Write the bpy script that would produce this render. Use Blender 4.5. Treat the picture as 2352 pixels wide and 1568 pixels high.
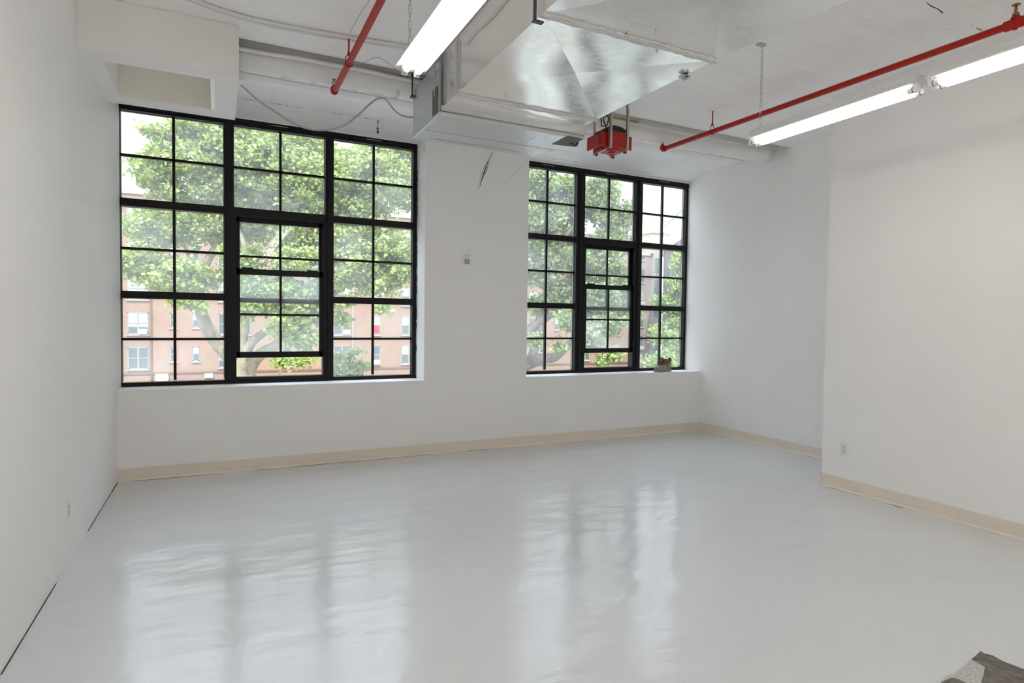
import bpy, bmesh, math, random
import numpy as np
from mathutils import Vector, Matrix
random.seed(7)
for o in list(bpy.data.objects): bpy.data.objects.remove(o)
S = bpy.context.scene

# ---------------------------------------------------------------- camera, world, sun, exposure
YAW, PITCH, ROLL, FPX = .4559, .0339, -.0127, 1380.15
def _rot():
    B = np.array([[1,0,0],[0,0,1],[0,-1,0]], float)
    c, s = math.cos(YAW), math.sin(YAW); Rz = np.array([[c,-s,0],[s,c,0],[0,0,1]])
    c, s = math.cos(PITCH), math.sin(PITCH); Rx = np.array([[1,0,0],[0,c,-s],[0,s,c]])
    c, s = math.cos(ROLL), math.sin(ROLL); R3 = np.array([[c,-s,0],[s,c,0],[0,0,1]])
    return R3 @ Rx @ B @ Rz
RM = _rot(); EYE = np.array([0, 0, 1.5])
cam = bpy.data.cameras.new('camera'); co = bpy.data.objects.new('camera', cam)
S.collection.objects.link(co); S.camera = co
cam.sensor_width = 36; cam.lens = FPX / 2352 * 36; cam.clip_end = 600; cam.clip_start = .05
co.matrix_world = Matrix.Translation(Vector(EYE)) @ Matrix(RM.T.tolist()).to_4x4()

w = bpy.data.worlds.new('world'); S.world = w; w.use_nodes = True
nt = w.node_tree; nt.nodes.clear()
def N(t, typ, **k):
    n = t.nodes.new(typ)
    for a, b in k.items(): setattr(n, a, b)
    return n
bg = N(nt, 'ShaderNodeBackground'); wo = N(nt, 'ShaderNodeOutputWorld')
tc = N(nt, 'ShaderNodeTexCoord'); sx = N(nt, 'ShaderNodeSeparateXYZ'); rp = N(nt, 'ShaderNodeValToRGB')
nt.links.new(tc.outputs['Generated'], sx.inputs[0]); nt.links.new(sx.outputs['Z'], rp.inputs[0])
rp.color_ramp.elements[0].position = 0; rp.color_ramp.elements[0].color = (.93, .97, 1, 1)
rp.color_ramp.elements[1].position = .72; rp.color_ramp.elements[1].color = (2.5, 2.85, 3.3, 1)
e_ = rp.color_ramp.elements.new(.40); e_.color = (.80, .89, 1, 1)
nt.links.new(rp.outputs[0], bg.inputs[0]); bg.inputs[1].default_value = 1.8
nt.links.new(bg.outputs[0], wo.inputs[0])

sl = bpy.data.lights.new('sun', 'SUN'); sl.energy = 3.4; sl.angle = math.radians(.6); sl.color = (1, .95, .87)
so = bpy.data.objects.new('sun', sl); S.collection.objects.link(so)
so.rotation_euler = Vector((.15, .40, -.50)).to_track_quat('-Z', 'Y').to_euler(); so.location = (-6, -20, 30)
S.view_settings.view_transform = 'Standard'; S.view_settings.look = 'None'
S.view_settings.gamma = 1; S.view_settings.use_curve_mapping = False
S.view_settings.exposure = 0.12
TUBE_POWER = 17.0
S.cycles.max_bounces = 24; S.cycles.diffuse_bounces = 14; S.cycles.glossy_bounces = 6; S.cycles.transparent_max_bounces = 16

# ---------------------------------------------------------------- helpers
def P(px, py, ax, val):
    """point on the plane axis=val seen at this place of the photograph"""
    d = RM.T @ np.array([(px-1176)/FPX, -(py-784)/FPX, -1]); t = (val-EYE[ax])/d[ax]
    return Vector((EYE + t*d).tolist())
def D(px, py, dep):
    d = RM.T @ np.array([(px-1176)/FPX, -(py-784)/FPX, -1]); return Vector((EYE + d*dep).tolist())

class MB:
    def __init__(s): s.v = []; s.f = []; s.m = []; s.sm = []
    def add(s, vs, fs, mi=0, smooth=False):
        b = len(s.v); s.v += [tuple(v) for v in vs]
        for f in fs: s.f.append([b+i for i in f]); s.m.append(mi); s.sm.append(smooth)
        return s
    def box(s, a, b, mi=0):
        x0,y0,z0 = a; x1,y1,z1 = b
        return s.add([(x0,y0,z0),(x1,y0,z0),(x1,y1,z0),(x0,y1,z0),(x0,y0,z1),(x1,y0,z1),(x1,y1,z1),(x0,y1,z1)],
            [(0,3,2,1),(4,5,6,7),(0,1,5,4),(1,2,6,5),(2,3,7,6),(3,0,4,7)], mi)
    def hexa(s, p, mi=0):   # 8 corners, bottom 4 then top 4
        return s.add(p, [(0,3,2,1),(4,5,6,7),(0,1,5,4),(1,2,6,5),(2,3,7,6),(3,0,4,7)], mi)
    def quad(s, *p, mi=0): return s.add(p, [tuple(range(len(p)))], mi)
    def tube(s, pts, r, n=10, mi=0, closed=False, rib=0):
        pts = [Vector(p) for p in pts]; m = len(pts); vs = []; fs = []
        rr = r if hasattr(r, '__len__') else [r]*m
        up = None
        for i, p in enumerate(pts):
            if closed: t = pts[(i+1) % m] - pts[i-1]
            else: t = pts[min(i+1, m-1)] - pts[max(i-1, 0)]
            t.normalize()
            if up is None: up = t.orthogonal().normalized()
            up = (up - t*up.dot(t))
            if up.length < 1e-5: up = t.orthogonal()
            up.normalize(); sd = t.cross(up)
            for k in range(n):
                a = 2*math.pi*k/n; vs.append(p + (up*math.cos(a) + sd*math.sin(a))*rr[i])
        for i in range(m if closed else m-1):
            j = (i+1) % m
            for k in range(n):
                l = (k+1) % n; fs.append((i*n+k, i*n+l, j*n+l, j*n+k))
        s.add(vs, fs, mi, True)
        if not closed:
            b = len(s.v)-len(vs)
            s.f.append([b+k for k in range(n)][::-1]); s.m.append(mi); s.sm.append(False)
            s.f.append([b+(m-1)*n+k for k in range(n)]); s.m.append(mi); s.sm.append(False)
        return s
    def lathe(s, c, prof, n=24, mi=0, ax='z'):
        c = Vector(c); vs = []; fs = []
        for r, h in prof:
            for k in range(n):
                a = 2*math.pi*k/n; q = (r*math.cos(a), r*math.sin(a), h)
                q = q if ax == 'z' else ((q[0], q[2], q[1]) if ax == 'y' else (q[2], q[0], q[1]))
                vs.append(c + Vector(q))
        for i in range(len(prof)-1):
            for k in range(n): l = (k+1) % n; fs.append((i*n+k, i*n+l, (i+1)*n+l, (i+1)*n+k))
        fs.append(tuple(range(n))[::-1]); fs.append(tuple((len(prof)-1)*n+k for k in range(n)))
        return s.add(vs, fs, mi, True)
    def build(s, name, mats, parent=None, bevel=0, **props):
        me = bpy.data.meshes.new(name); me.from_pydata(s.v, [], s.f)
        mats = mats if isinstance(mats, (list, tuple)) else [mats]
        for m in mats: me.materials.append(m)
        me.polygons.foreach_set('material_index', s.m); me.polygons.foreach_set('use_smooth', s.sm)
        me.update()
        bm = bmesh.new(); bm.from_mesh(me); bmesh.ops.recalc_face_normals(bm, faces=bm.faces); bm.to_mesh(me); bm.free()
        o = bpy.data.objects.new(name, me); S.collection.objects.link(o)
        if parent:
            o.parent = parent
            M = Matrix.Identity(4); q = parent
            while q: M = q.matrix_basis @ M; q = q.parent
            o.matrix_basis = M.inverted()
        if bevel:
            b = o.modifiers.new('bevel', 'BEVEL'); b.width = bevel; b.segments = 2; b.limit_method = 'ANGLE'
        for k, v in props.items(): o[k] = v
        return o
def empty(name, loc, label=None, category=None, group=None, kind=None):
    o = bpy.data.objects.new(name, None); S.collection.objects.link(o); o.matrix_basis = Matrix.Translation(Vector(loc)); o.empty_display_size = .1
    tag(o, label, category, group, kind); return o
def tag(o, label=None, category=None, group=None, kind=None):
    for k, v in (('label', label), ('category', category), ('group', group), ('kind', kind)):
        if v: o[k] = v
    return o
def copy_tree(o, off, parent=None, **props):
    c = o.copy(); S.collection.objects.link(c)
    if parent is None: c.matrix_basis = Matrix.Translation(Vector(off)) @ o.matrix_basis
    else: c.parent = parent
    for k, v in props.items(): c[k] = v
    for ch in list(o.children): copy_tree(ch, None, c)
    return c

# ---------------------------------------------------------------- materials
def mat(name, col, rough=.5, metal=0, noise=0, nscale=8, bump=0, bscale=20, spec=.5, emis=None, stretch=None, coat=0):
    m = bpy.data.materials.new(name); m.use_nodes = True; t = m.node_tree; b = t.nodes['Principled BSDF']
    b.inputs['Base Color'].default_value = (*col, 1); b.inputs['Roughness'].default_value = rough
    b.inputs['Metallic'].default_value = metal; b.inputs['Specular IOR Level'].default_value = spec
    b.inputs['Coat Weight'].default_value = coat
    if emis: b.inputs['Emission Color'].default_value = (*emis[0], 1); b.inputs['Emission Strength'].default_value = emis[1]
    g = N(t, 'ShaderNodeNewGeometry'); src = g.outputs['Position']
    if stretch:
        mp = N(t, 'ShaderNodeMapping'); mp.inputs['Scale'].default_value = stretch; t.links.new(src, mp.inputs[0]); src = mp.outputs[0]
    if noise:
        n = N(t, 'ShaderNodeTexNoise'); n.inputs['Scale'].default_value = nscale; n.inputs['Detail'].default_value = 5
        t.links.new(src, n.inputs['Vector']); r = N(t, 'ShaderNodeValToRGB')
        r.color_ramp.elements[0].position = .3; r.color_ramp.elements[1].position = .7
        r.color_ramp.elements[0].color = (*[c*(1-noise) for c in col], 1); r.color_ramp.elements[1].color = (*[min(1, c*(1+noise)) for c in col], 1)
        t.links.new(n.outputs['Fac'], r.inputs[0]); t.links.new(r.outputs[0], b.inputs['Base Color'])
    if bump:
        n = N(t, 'ShaderNodeTexNoise'); n.inputs['Scale'].default_value = bscale; n.inputs['Detail'].default_value = 3
        t.links.new(src, n.inputs['Vector']); u = N(t, 'ShaderNodeBump'); u.inputs['Strength'].default_value = 1; u.inputs['Distance'].default_value = bump
        t.links.new(n.outputs['Fac'], u.inputs['Height']); t.links.new(u.outputs[0], b.inputs['Normal'])
    return m
M = {}
M['wall'] = mat('white_wall_paint', (.885,.875,.86), .6, noise=.012, nscale=1.5, bump=.002, bscale=6)
M['plaster'] = mat('warm_white_plaster', (.86,.835,.81), .65, noise=.02, nscale=2)
M['ceiling'] = mat('painted_concrete_ceiling', (.92,.905,.89), .6, noise=.02, nscale=3, bump=.012, bscale=3.2, stretch=(.6,6,1))
M['pipe_white'] = mat('old_white_paint', (.88,.87,.86), .5, noise=.03, nscale=6, bump=.006, bscale=9)
M['crack'] = mat('dark_crack_and_shade', (.03,.028,.025), .9)
M['yellow'] = mat('bare_yellow_edge', (.55,.40,.16), .8)
M['base'] = mat('cream_vinyl_base', (.78,.71,.61), .45, noise=.02, nscale=2)
M['black'] = mat('black_window_metal', (.008,.008,.009), .45, spec=.25)
M['black_rubber'] = mat('black_rubber', (.02,.02,.02), .6)
M['seal'] = mat('light_glazing_edge', (.45,.46,.45), .5)
M['red'] = mat('red_pipe_enamel', (.46,.022,.012), .42, noise=.06, nscale=30, spec=.18)
M['red_box'] = mat('red_plastic', (.42,.010,.008), .35)
M['brass'] = mat('old_brass', (.36,.20,.09), .4, metal=.8)
M['steel'] = mat('zinc_steel', (.55,.55,.54), .35, metal=.9)
M['strut'] = mat('grey_steel_and_crease_shade', (.50,.50,.49), .5, metal=.3)
M['dark_steel'] = mat('dark_rod', (.09,.09,.09), .4, metal=.7)
M['enamel'] = mat('white_fixture_enamel', (.74,.74,.73), .3)
M['plastic'] = mat('white_plastic', (.82,.82,.80), .4)
M['slot'] = mat('dark_slots', (.08,.08,.08), .6)
M['screen'] = mat('grey_display', (.33,.34,.33), .3)
M['taupe'] = mat('brown_grey_rubber_pad', (.14,.125,.115), .7)
M['cable'] = mat('grey_cable_sheath', (.45,.45,.44), .5)
M['conduit'] = mat('white_flex_conduit', (.80,.79,.78), .45)
M['tube'] = mat('lit_fluorescent_tube', (1,1,1), .4, emis=((1,.965,.91), TUBE_POWER))
def galv(name, col, rough):
    m = mat(name, col, rough, metal=1); t = m.node_tree; b = t.nodes['Principled BSDF']
    g = N(t, 'ShaderNodeNewGeometry'); v = N(t, 'ShaderNodeTexVoronoi'); v.inputs['Scale'].default_value = 22
    t.links.new(g.outputs['Position'], v.inputs['Vector'])
    mr = N(t, 'ShaderNodeMapRange'); mr.inputs[3].default_value = rough-.02; mr.inputs[4].default_value = rough+.03
    sc = N(t, 'ShaderNodeSeparateColor'); t.links.new(v.outputs['Color'], sc.inputs[0]); t.links.new(sc.outputs[0], mr.inputs[0])
    t.links.new(mr.outputs[0], b.inputs['Roughness'])
    n = N(t, 'ShaderNodeTexNoise'); n.inputs['Scale'].default_value = 1.7; n.inputs['Detail'].default_value = 0.0
    t.links.new(g.outputs['Position'], n.inputs['Vector'])
    u = N(t, 'ShaderNodeBump'); u.inputs['Strength'].default_value = 1; u.inputs['Distance'].default_value = .034
    t.links.new(n.outputs['Fac'], u.inputs['Height']); t.links.new(u.outputs[0], b.inputs['Normal'])
    return m
M['galv'] = galv('galvanised_sheet', (.94,.915,.87), .22)
M['galv2'] = galv('dull_galvanised_casing', (.66,.69,.70), .36)
M['foil'] = mat('foil_faced_board', (.93,.90,.84), .4, metal=.2, bump=.02, bscale=2.5)
M['sealant'] = mat('silver_duct_sealant', (.72,.71,.70), .45, metal=.5, bump=.01, bscale=50)

def floor_mat():
    m = mat('glossy_painted_concrete', (.70,.715,.735), .38, coat=1.0); t = m.node_tree; b = t.nodes['Principled BSDF']
    b.inputs['Specular IOR Level'].default_value = .4
    g = N(t, 'ShaderNodeNewGeometry')
    n = N(t, 'ShaderNodeTexNoise'); n.inputs['Scale'].default_value = 1.1; n.inputs['Detail'].default_value = 6
    t.links.new(g.outputs['Position'], n.inputs['Vector'])
    mx = N(t, 'ShaderNodeMix', data_type='RGBA'); mx.inputs[6].default_value = (.64,.655,.675,1); mx.inputs[7].default_value = (.69,.705,.725,1)
    t.links.new(n.outputs['Fac'], mx.inputs[0]); t.links.new(mx.outputs[2], b.inputs['Base Color'])
    mr = N(t, 'ShaderNodeMapRange'); mr.inputs[1].default_value = .3; mr.inputs[2].default_value = .7
    mr.inputs[3].default_value = .14; mr.inputs[4].default_value = .20; b.inputs['Coat IOR'].default_value = 1.65; t.links.new(n.outputs['Fac'], mr.inputs[0]); t.links.new(mr.outputs[0], b.inputs['Coat Roughness'])
    n2 = N(t, 'ShaderNodeTexNoise'); n2.inputs['Scale'].default_value = 2.6; n2.inputs['Detail'].default_value = 5; n2.inputs['Roughness'].default_value = .5
    mp = N(t, 'ShaderNodeMapping'); mp.inputs['Scale'].default_value = (.8, 1.6, 1); t.links.new(g.outputs['Position'], mp.inputs[0]); t.links.new(mp.outputs[0], n2.inputs['Vector'])
    u = N(t, 'ShaderNodeBump'); u.inputs['Strength'].default_value = 1; u.inputs['Distance'].default_value = .009
    t.links.new(n2.outputs['Fac'], u.inputs['Height']); t.links.new(u.outputs[0], b.inputs['Normal']); t.links.new(u.outputs[0], b.inputs['Coat Normal'])
    return m
M['floor'] = floor_mat()
M['bare'] = mat('bare_grey_concrete', (.17,.155,.135), .9, noise=.35, nscale=25, bump=.004, bscale=60)
M['chalk'] = mat('chalky_worn_paint', (.50,.50,.48), .9, noise=.3, nscale=90)

def glass_mat(name, haze, tint=(.93,.96,.95)):
    m = bpy.data.materials.new(name); m.use_nodes = True; t = m.node_tree; t.nodes.clear()
    out = N(t, 'ShaderNodeOutputMaterial'); tr = N(t, 'ShaderNodeBsdfTransparent'); tr.inputs[0].default_value = (*tint, 1)
    tl = N(t, 'ShaderNodeBsdfTranslucent'); tl.inputs[0].default_value = (.9,.93,.95,1)
    gl = N(t, 'ShaderNodeBsdfGlossy'); gl.inputs['Roughness'].default_value = .02
    fr = N(t, 'ShaderNodeFresnel'); fr.inputs[0].default_value = 1.45
    g = N(t, 'ShaderNodeNewGeometry'); n = N(t, 'ShaderNodeTexNoise'); n.inputs['Scale'].default_value = 1.6; n.inputs['Detail'].default_value = 5
    t.links.new(g.outputs['Position'], n.inputs['Vector'])
    mr = N(t, 'ShaderNodeMapRange'); mr.inputs[1].default_value = .35; mr.inputs[2].default_value = .7
    mr.inputs[3].default_value = haze*.5; mr.inputs[4].default_value = haze*1.6; t.links.new(n.outputs['Fac'], mr.inputs[0])
    m1 = N(t, 'ShaderNodeMixShader'); t.links.new(mr.outputs[0], m1.inputs[0]); t.links.new(tr.outputs[0], m1.inputs[1]); t.links.new(tl.outputs[0], m1.inputs[2])
    m2 = N(t, 'ShaderNodeMixShader'); t.links.new(fr.outputs[0], m2.inputs[0]); t.links.new(m1.outputs[0], m2.inputs[1]); t.links.new(gl.outputs[0], m2.inputs[2])
    t.links.new(m2.outputs[0], out.inputs[0]); return m
M['glass'] = glass_mat('dusty_glass', .12)
M['glass_dirty'] = glass_mat('dirtier_sash_glass', .20, (.86,.91,.91))

def brick_mat(name, a, b_, mortar, scale=1.0):
    m = mat(name, a, .9); t = m.node_tree; b = t.nodes['Principled BSDF']
    g = N(t, 'ShaderNodeNewGeometry'); sp = N(t, 'ShaderNodeSeparateXYZ'); cb = N(t, 'ShaderNodeCombineXYZ')
    ad = N(t, 'ShaderNodeMath', operation='ADD')
    t.links.new(g.outputs['Position'], sp.inputs[0]); t.links.new(sp.outputs[0], ad.inputs[0]); t.links.new(sp.outputs[1], ad.inputs[1])
    t.links.new(ad.outputs[0], cb.inputs[0]); t.links.new(sp.outputs[2], cb.inputs[1])
    k = N(t, 'ShaderNodeTexBrick'); k.inputs['Scale'].default_value = 1
    k.inputs['Brick Width'].default_value = .24; k.inputs['Row Height'].default_value = .075; k.inputs['Mortar Size'].default_value = .008
    k.inputs['Color1'].default_value = (*a, 1); k.inputs['Color2'].default_value = (*b_, 1); k.inputs['Mortar'].default_value = (*mortar, 1)
    k.inputs['Bias'].default_value = -.35
    t.links.new(cb.outputs[0], k.inputs['Vector'])
    n = N(t, 'ShaderNodeTexNoise'); n.inputs['Scale'].default_value = .7; n.inputs['Detail'].default_value = 6; t.links.new(g.outputs['Position'], n.inputs['Vector'])
    mx = N(t, 'ShaderNodeMix', data_type='RGBA', blend_type='MULTIPLY'); mx.inputs[0].default_value = .35
    t.links.new(k.outputs[0], mx.inputs[6]); t.links.new(n.outputs['Color'], mx.inputs[7]); t.links.new(mx.outputs[2], b.inputs['Base Color'])
    return m
M['brickA'] = brick_mat('salmon_brick', (.40,.245,.175), (.31,.185,.13), (.40,.31,.25))
M['brickB'] = brick_mat('pale_pink_brick', (.42,.31,.265), (.27,.21,.19), (.40,.36,.33))
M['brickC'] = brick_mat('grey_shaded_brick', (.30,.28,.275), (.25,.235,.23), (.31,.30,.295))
M['band'] = mat('brick_band_brown', (.20,.11,.075), .8)
M['stone'] = mat('pale_stone_trim', (.48,.43,.38), .8)
M['winframe'] = mat('grey_brown_window_frame', (.30,.27,.25), .6)
M['pane'] = mat('distant_window_pane', (.10,.125,.13), .12, spec=.8)
M['paneblind'] = mat('window_with_blind', (.36,.39,.38), .5)
M['redcurtain'] = mat('red_curtain', (.55,.04,.06), .6)
M['ac'] = mat('white_air_conditioner', (.66,.66,.65), .5)
M['acgrille'] = mat('grey_grille', (.42,.43,.43), .6)
M['peach'] = mat('peach_render', (.60,.44,.36), .8)
M['greenbay'] = mat('green_grey_bay_glass', (.22,.27,.26), .25)
M['tower'] = mat('pale_distant_concrete', (.62,.64,.67), .8)  # distance haze put into the pale colour; the wing parapet shares it
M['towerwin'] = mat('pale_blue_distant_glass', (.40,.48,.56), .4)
M['ground'] = mat('grey_street_ground', (.30,.30,.28), .9, noise=.2, nscale=.5)
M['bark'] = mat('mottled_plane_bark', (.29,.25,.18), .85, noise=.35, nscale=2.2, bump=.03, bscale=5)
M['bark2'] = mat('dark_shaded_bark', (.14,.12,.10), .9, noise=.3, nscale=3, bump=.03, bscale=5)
def leaf_mat(name, col, tcol):
    m = bpy.data.materials.new(name); m.use_nodes = True; t = m.node_tree; t.nodes.clear()
    out = N(t, 'ShaderNodeOutputMaterial'); d = N(t, 'ShaderNodeBsdfDiffuse'); l = N(t, 'ShaderNodeBsdfTranslucent'); gl = N(t, 'ShaderNodeBsdfGlossy'); gl.inputs['Roughness'].default_value = .45
    g = N(t, 'ShaderNodeNewGeometry'); hs = N(t, 'ShaderNodeHueSaturation'); hs.inputs['Color'].default_value = (*col, 1)
    mr = N(t, 'ShaderNodeMapRange'); mr.inputs[3].default_value = .45; mr.inputs[4].default_value = 1.5
    t.links.new(g.outputs['Random Per Island'], mr.inputs[0]); t.links.new(mr.outputs[0], hs.inputs['Value']); t.links.new(hs.outputs[0], d.inputs[0])
    l.inputs[0].default_value = (*tcol, 1)
    a = N(t, 'ShaderNodeMixShader'); a.inputs[0].default_value = .38; t.links.new(d.outputs[0], a.inputs[1]); t.links.new(l.outputs[0], a.inputs[2])
    b = N(t, 'ShaderNodeMixShader'); b.inputs[0].default_value = .06; t.links.new(a.outputs[0], b.inputs[1]); t.links.new(gl.outputs[0], b.inputs[2])
    t.links.new(b.outputs[0], out.inputs[0]); return m
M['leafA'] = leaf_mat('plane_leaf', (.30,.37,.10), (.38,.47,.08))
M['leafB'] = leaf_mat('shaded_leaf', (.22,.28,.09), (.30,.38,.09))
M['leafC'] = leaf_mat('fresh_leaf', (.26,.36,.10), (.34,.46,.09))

# ---------------------------------------------------------------- room shell
XL, XR, XJ, YB, YW, ZC, YR, YJ = -.818, 6.083, 5.097, 6.398, 6.72, 3.60, -5.2, 3.745
ZS, ZH, WT = .83, 3.50, 6.80         # sill, window head, outer face of the wall
W1 = (XL, 2.055); W2 = (3.335, XR)

fl = MB().box((XL-.3, YR-.3, -.25), (XR+.3, WT, 0))
def poly(pts, z, mi):
    fl.add([(p.x, p.y, z) for p in pts], [tuple(range(len(pts)))], mi)
F0 = lambda x, y: P(x, y, 2, 0)
jag = [(2252,1495),(2262,1501),(2280,1505),(2296,1514),(2310,1521),(2330,1528),(2352,1537),(2420,1560),(2460,1640),(2330,1680),(2250,1600),(2254,1566),(2259,1550),(2262,1531),(2246,1522),(2230,1514),(2238,1508),(2246,1501)]
poly([F0(*q) for q in jag], .0012, 1)
chalk = [(2226,1514),(2240,1519),(2258,1526),(2263,1536),(2258,1556),(2254,1575),(2215,1580),(2185,1575),(2160,1566),(2174,1552),(2190,1546),(2205,1536),(2222,1524)]
poly([F0(*q) for q in chalk], .0008, 2)
poly([F0(*q) for q in [(2158,1570),(2172,1562),(2187,1556),(2202,1560),(2218,1568),(2250,1600),(2180,1640),(2130,1600)]], .0016, 1)
# dark gaps where the floor meets the walls
y = YB-.02
while y > -1:
    L = random.uniform(.15, .7)
    if random.random() < .86: fl.box((XL+.001, y-L, 0), (XL+random.uniform(.004,.009), y, .0025), 3)
    y -= L + random.uniform(.005, .05)
def dashes(a, b, n, r0=.01, r1=.12, mi=3, w=.004):
    a = Vector(a); b = Vector(b); d = (b-a).normalized()
    for k in range(n):
        s_ = random.uniform(0, (b-a).length-r1); e = s_+random.uniform(r0, r1)
        p, q = a+d*s_, a+d*e; nn = Vector((-d.y, d.x, 0))*w
        fl.add([p-nn, q-nn, q+nn, p+nn], [(0,1,2,3)], mi)
dashes((XL+.03, YB-.016, .0015), (3.6, YB-.016, .0015), 16, .03, .3, w=.003)
dashes((XR-.016, YB-.1, .0015), (XR-.016, 4.4, .0015), 7, .02, .16, w=.003)
dashes((XJ-.016, YJ-.05, .0015), (XJ-.016, 2.9, .0015), 6, .02, .1, w=.004)
fl.build('floor', [M['floor'], M['bare'], M['chalk'], M['crack']], kind='structure')

MB().box((XL-.3, YR-.3, 0), (XL, WT, 3.9)).build('wall_left', M['wall'], kind='structure')
wr = MB().box((XR, YJ, 0), (XR+.3, WT, 3.9)).box((XJ, YR-.3, 0), (XR+.3, YJ, 3.9))
wr.build('wall_right', M['wall'], kind='structure')
MB().box((XL, YR-.3, 0), (XJ, YR, 3.9)).build('wall_rear', M['wall'], kind='structure')

wb = MB().box((XL, YB, 0), (XR, WT, ZS)).box((W1[1], YB, ZS), (W2[0], WT, 3.9)).box((XL, YW-.02, ZH), (W1[1], WT, 3.9)).box((W2[0], YW-.02, ZH), (XR, WT, 3.9))
# cracks in the pillar paint
def strip(mb, pts, ws, nrm, mi):
    pts = [Vector(p) for p in pts]; nrm = Vector(nrm); vs = []
    for i, p in enumerate(pts):
        t = (pts[min(i+1, len(pts)-1)]-pts[max(i-1, 0)]).normalized(); s_ = t.cross(nrm)*ws[i]
        vs += [p-s_, p+s_]
    mb.add(vs, [(2*i, 2*i+1, 2*i+3, 2*i+2) for i in range(len(pts)-1)], mi)
yq = YB-.002
strip(wb, [P(x, y, 1, yq) for x, y in [(1131,350),(1124,364),(1117,380),(1112,396),(1106,414),(1101,434)]], [.003,.003,.006,.006,.005,.001], (0,-1,0), 1)
strip(wb, [P(x, y, 1, yq) for x, y in [(1126,366),(1121,380),(1117,392),(1110,408)]], [.001,.002,.003,.001], (0,-1,0), 1)
strip(wb, [P(x, y, 1, yq) for x, y in [(1119,364),(1110,388),(1103,410),(1097,433)]], [.0008,.0014,.0014,.0008], (0,-1,0), 1)
strip(wb, [P(x, y, 1, yq) for x, y in [(1208,368),(1190,388),(1175,405),(1158,428)]], [.0015,.002,.0015,.0005], (0,-1,0), 2)
# ragged caulk beside the window frame
z = 3.2
while z > .85:
    L = random.uniform(.02, .16)
    if random.random() < .7: wb.box((W1[1]-.012, YW-.035, z-L), (W1[1]-.0005, YW-.02, z), 1)
    z -= L*1.3
z = 3.45
for k in range(26):
    zz = P(868, random.uniform(272, 306), 1, YB-.003); wb.box((zz.x-random.uniform(.002,.014), YB-.001, min(zz.z,3.59)-.003), (zz.x+random.uniform(.001,.012), YB+.001, min(zz.z,3.59)+.003), 1)
wb.box(P(932,871,2,ZS+.0005)-Vector((.03,.008,0)), P(932,871,2,ZS+.002)+Vector((.05,.008,0)), 1)
wb.build('wall_back', [M['wall'], M['crack'], M['strut']], kind='structure')

# ceiling: front slab, dark slot by the pipes, rear slab dipping to the window heads
ce = MB()
ce.box((XL, YR, ZC), (XR, 5.02, 3.9))
ce.box((XL, 5.02, 3.72), (XR, 5.20, 3.9), 1)  # slot top in the dark material, shade of the recess put into colour
ce.box((XL, 5.20, ZC), (XR, YB, 3.9))
for a, b in (W1, W2):
    ce.add([(a,YB,ZC),(b,YB,ZC),(b,YW,ZH+.003),(a,YW,ZH+.003),(a,YB,3.9),(b,YB,3.9),(b,YW,3.9),(a,YW,3.9)], [(0,1,2,3),(4,5,6,7),(0,3,7,4),(1,2,6,5),(0,1,5,4),(2,3,7,6)])
ce.box((XL, YR-.3, 3.9), (XR, WT, 4.0))
# lip and yellow bare edge along the slot
ce.box((XL, 5.005, ZC-.006), (XR, 5.022, ZC+.01))
ce.box((1.15, 5.185, ZC+.004), (2.3, 5.199, ZC+.02), 2); ce.box((2.9, 5.185, ZC+.004), (4.0, 5.199, ZC+.02), 2)
# peeling cracks
def cdash(pts, n, zoff=-.0015, wmax=.009, mi=1):
    pts = [Vector(p) for p in pts]
    for k in range(n):
        i = random.randrange(len(pts)-1); t0 = random.uniform(0, .85); t1 = min(1, t0+random.uniform(.02, .18))
        a = pts[i].lerp(pts[i+1], t0); b = pts[i].lerp(pts[i+1], t1)
        a.z += zoff; b.z += zoff; w_ = random.uniform(.002, wmax)
        ce.add([a+Vector((0,-.001,0)), (a+b)/2+Vector((0,-w_,0)), b+Vector((0,-.001,0)), (a+b)/2+Vector((0,w_,0))], [(0,1,2,3)], mi)
cdash([(.2,YB-.003,ZC),(.7,YB-.003,ZC),(1.2,YB-.003,ZC),(1.6,YB-.003,ZC)], 30, wmax=.008)
e0 = [P(x, y, 2, 3.53) for x, y in [(1222,372),(1290,383),(1360,392),(1430,400),(1480,410)]]
cdash([(p.x, min(p.y, 6.6), 3.6-(max(min(p.y,6.6),YB)-YB)/(YW-YB)*.097) for p in e0], 26, wmax=.006)
def specks(n, x0, x1, y0, y1, s0, s1):
    for k in range(n):
        x, y, s_ = random.uniform(x0,x1), random.uniform(y0,y1), random.uniform(s0,s1); a = random.uniform(0, 3.1)
        u = Vector((math.cos(a), math.sin(a), 0))*s_; v_ = Vector((-math.sin(a), math.cos(a), 0))*s_*random.uniform(.15,.5)
        p = Vector((x, y, ZC-.0012)); ce.add([p-u, p-v_, p+u, p+v_], [(0,1,2,3)], random.choice((1,3,3)))
specks(40, 3.2, 5.0, 2.0, 5.0, .002, .008); specks(45, 3.6, 5.0, 1.9, 2.7, .002, .010)
strip(ce, [P(x, y, 2, ZC-.001) for x, y in [(2128,6),(2140,15),(2153,20),(2166,30)]], [.002,.004,.003,.004], (0,0,-1), 1)
strip(ce, [P(x, y, 2, ZC-.001) for x, y in [(2242,64),(2250,68),(2256,70)]], [.002,.004,.004], (0,0,-1), 1)
# raised board strip and low beams on the soffit
ce.box((3.02, 5.6, ZC-.035), (3.2, YB, ZC)); ce.box((2.2, 5.9, ZC-.02), (2.95, 6.2, ZC))
ce.build('ceiling', [M['ceiling'], M['crack'], M['yellow'], M['strut']], kind='structure')

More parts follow.
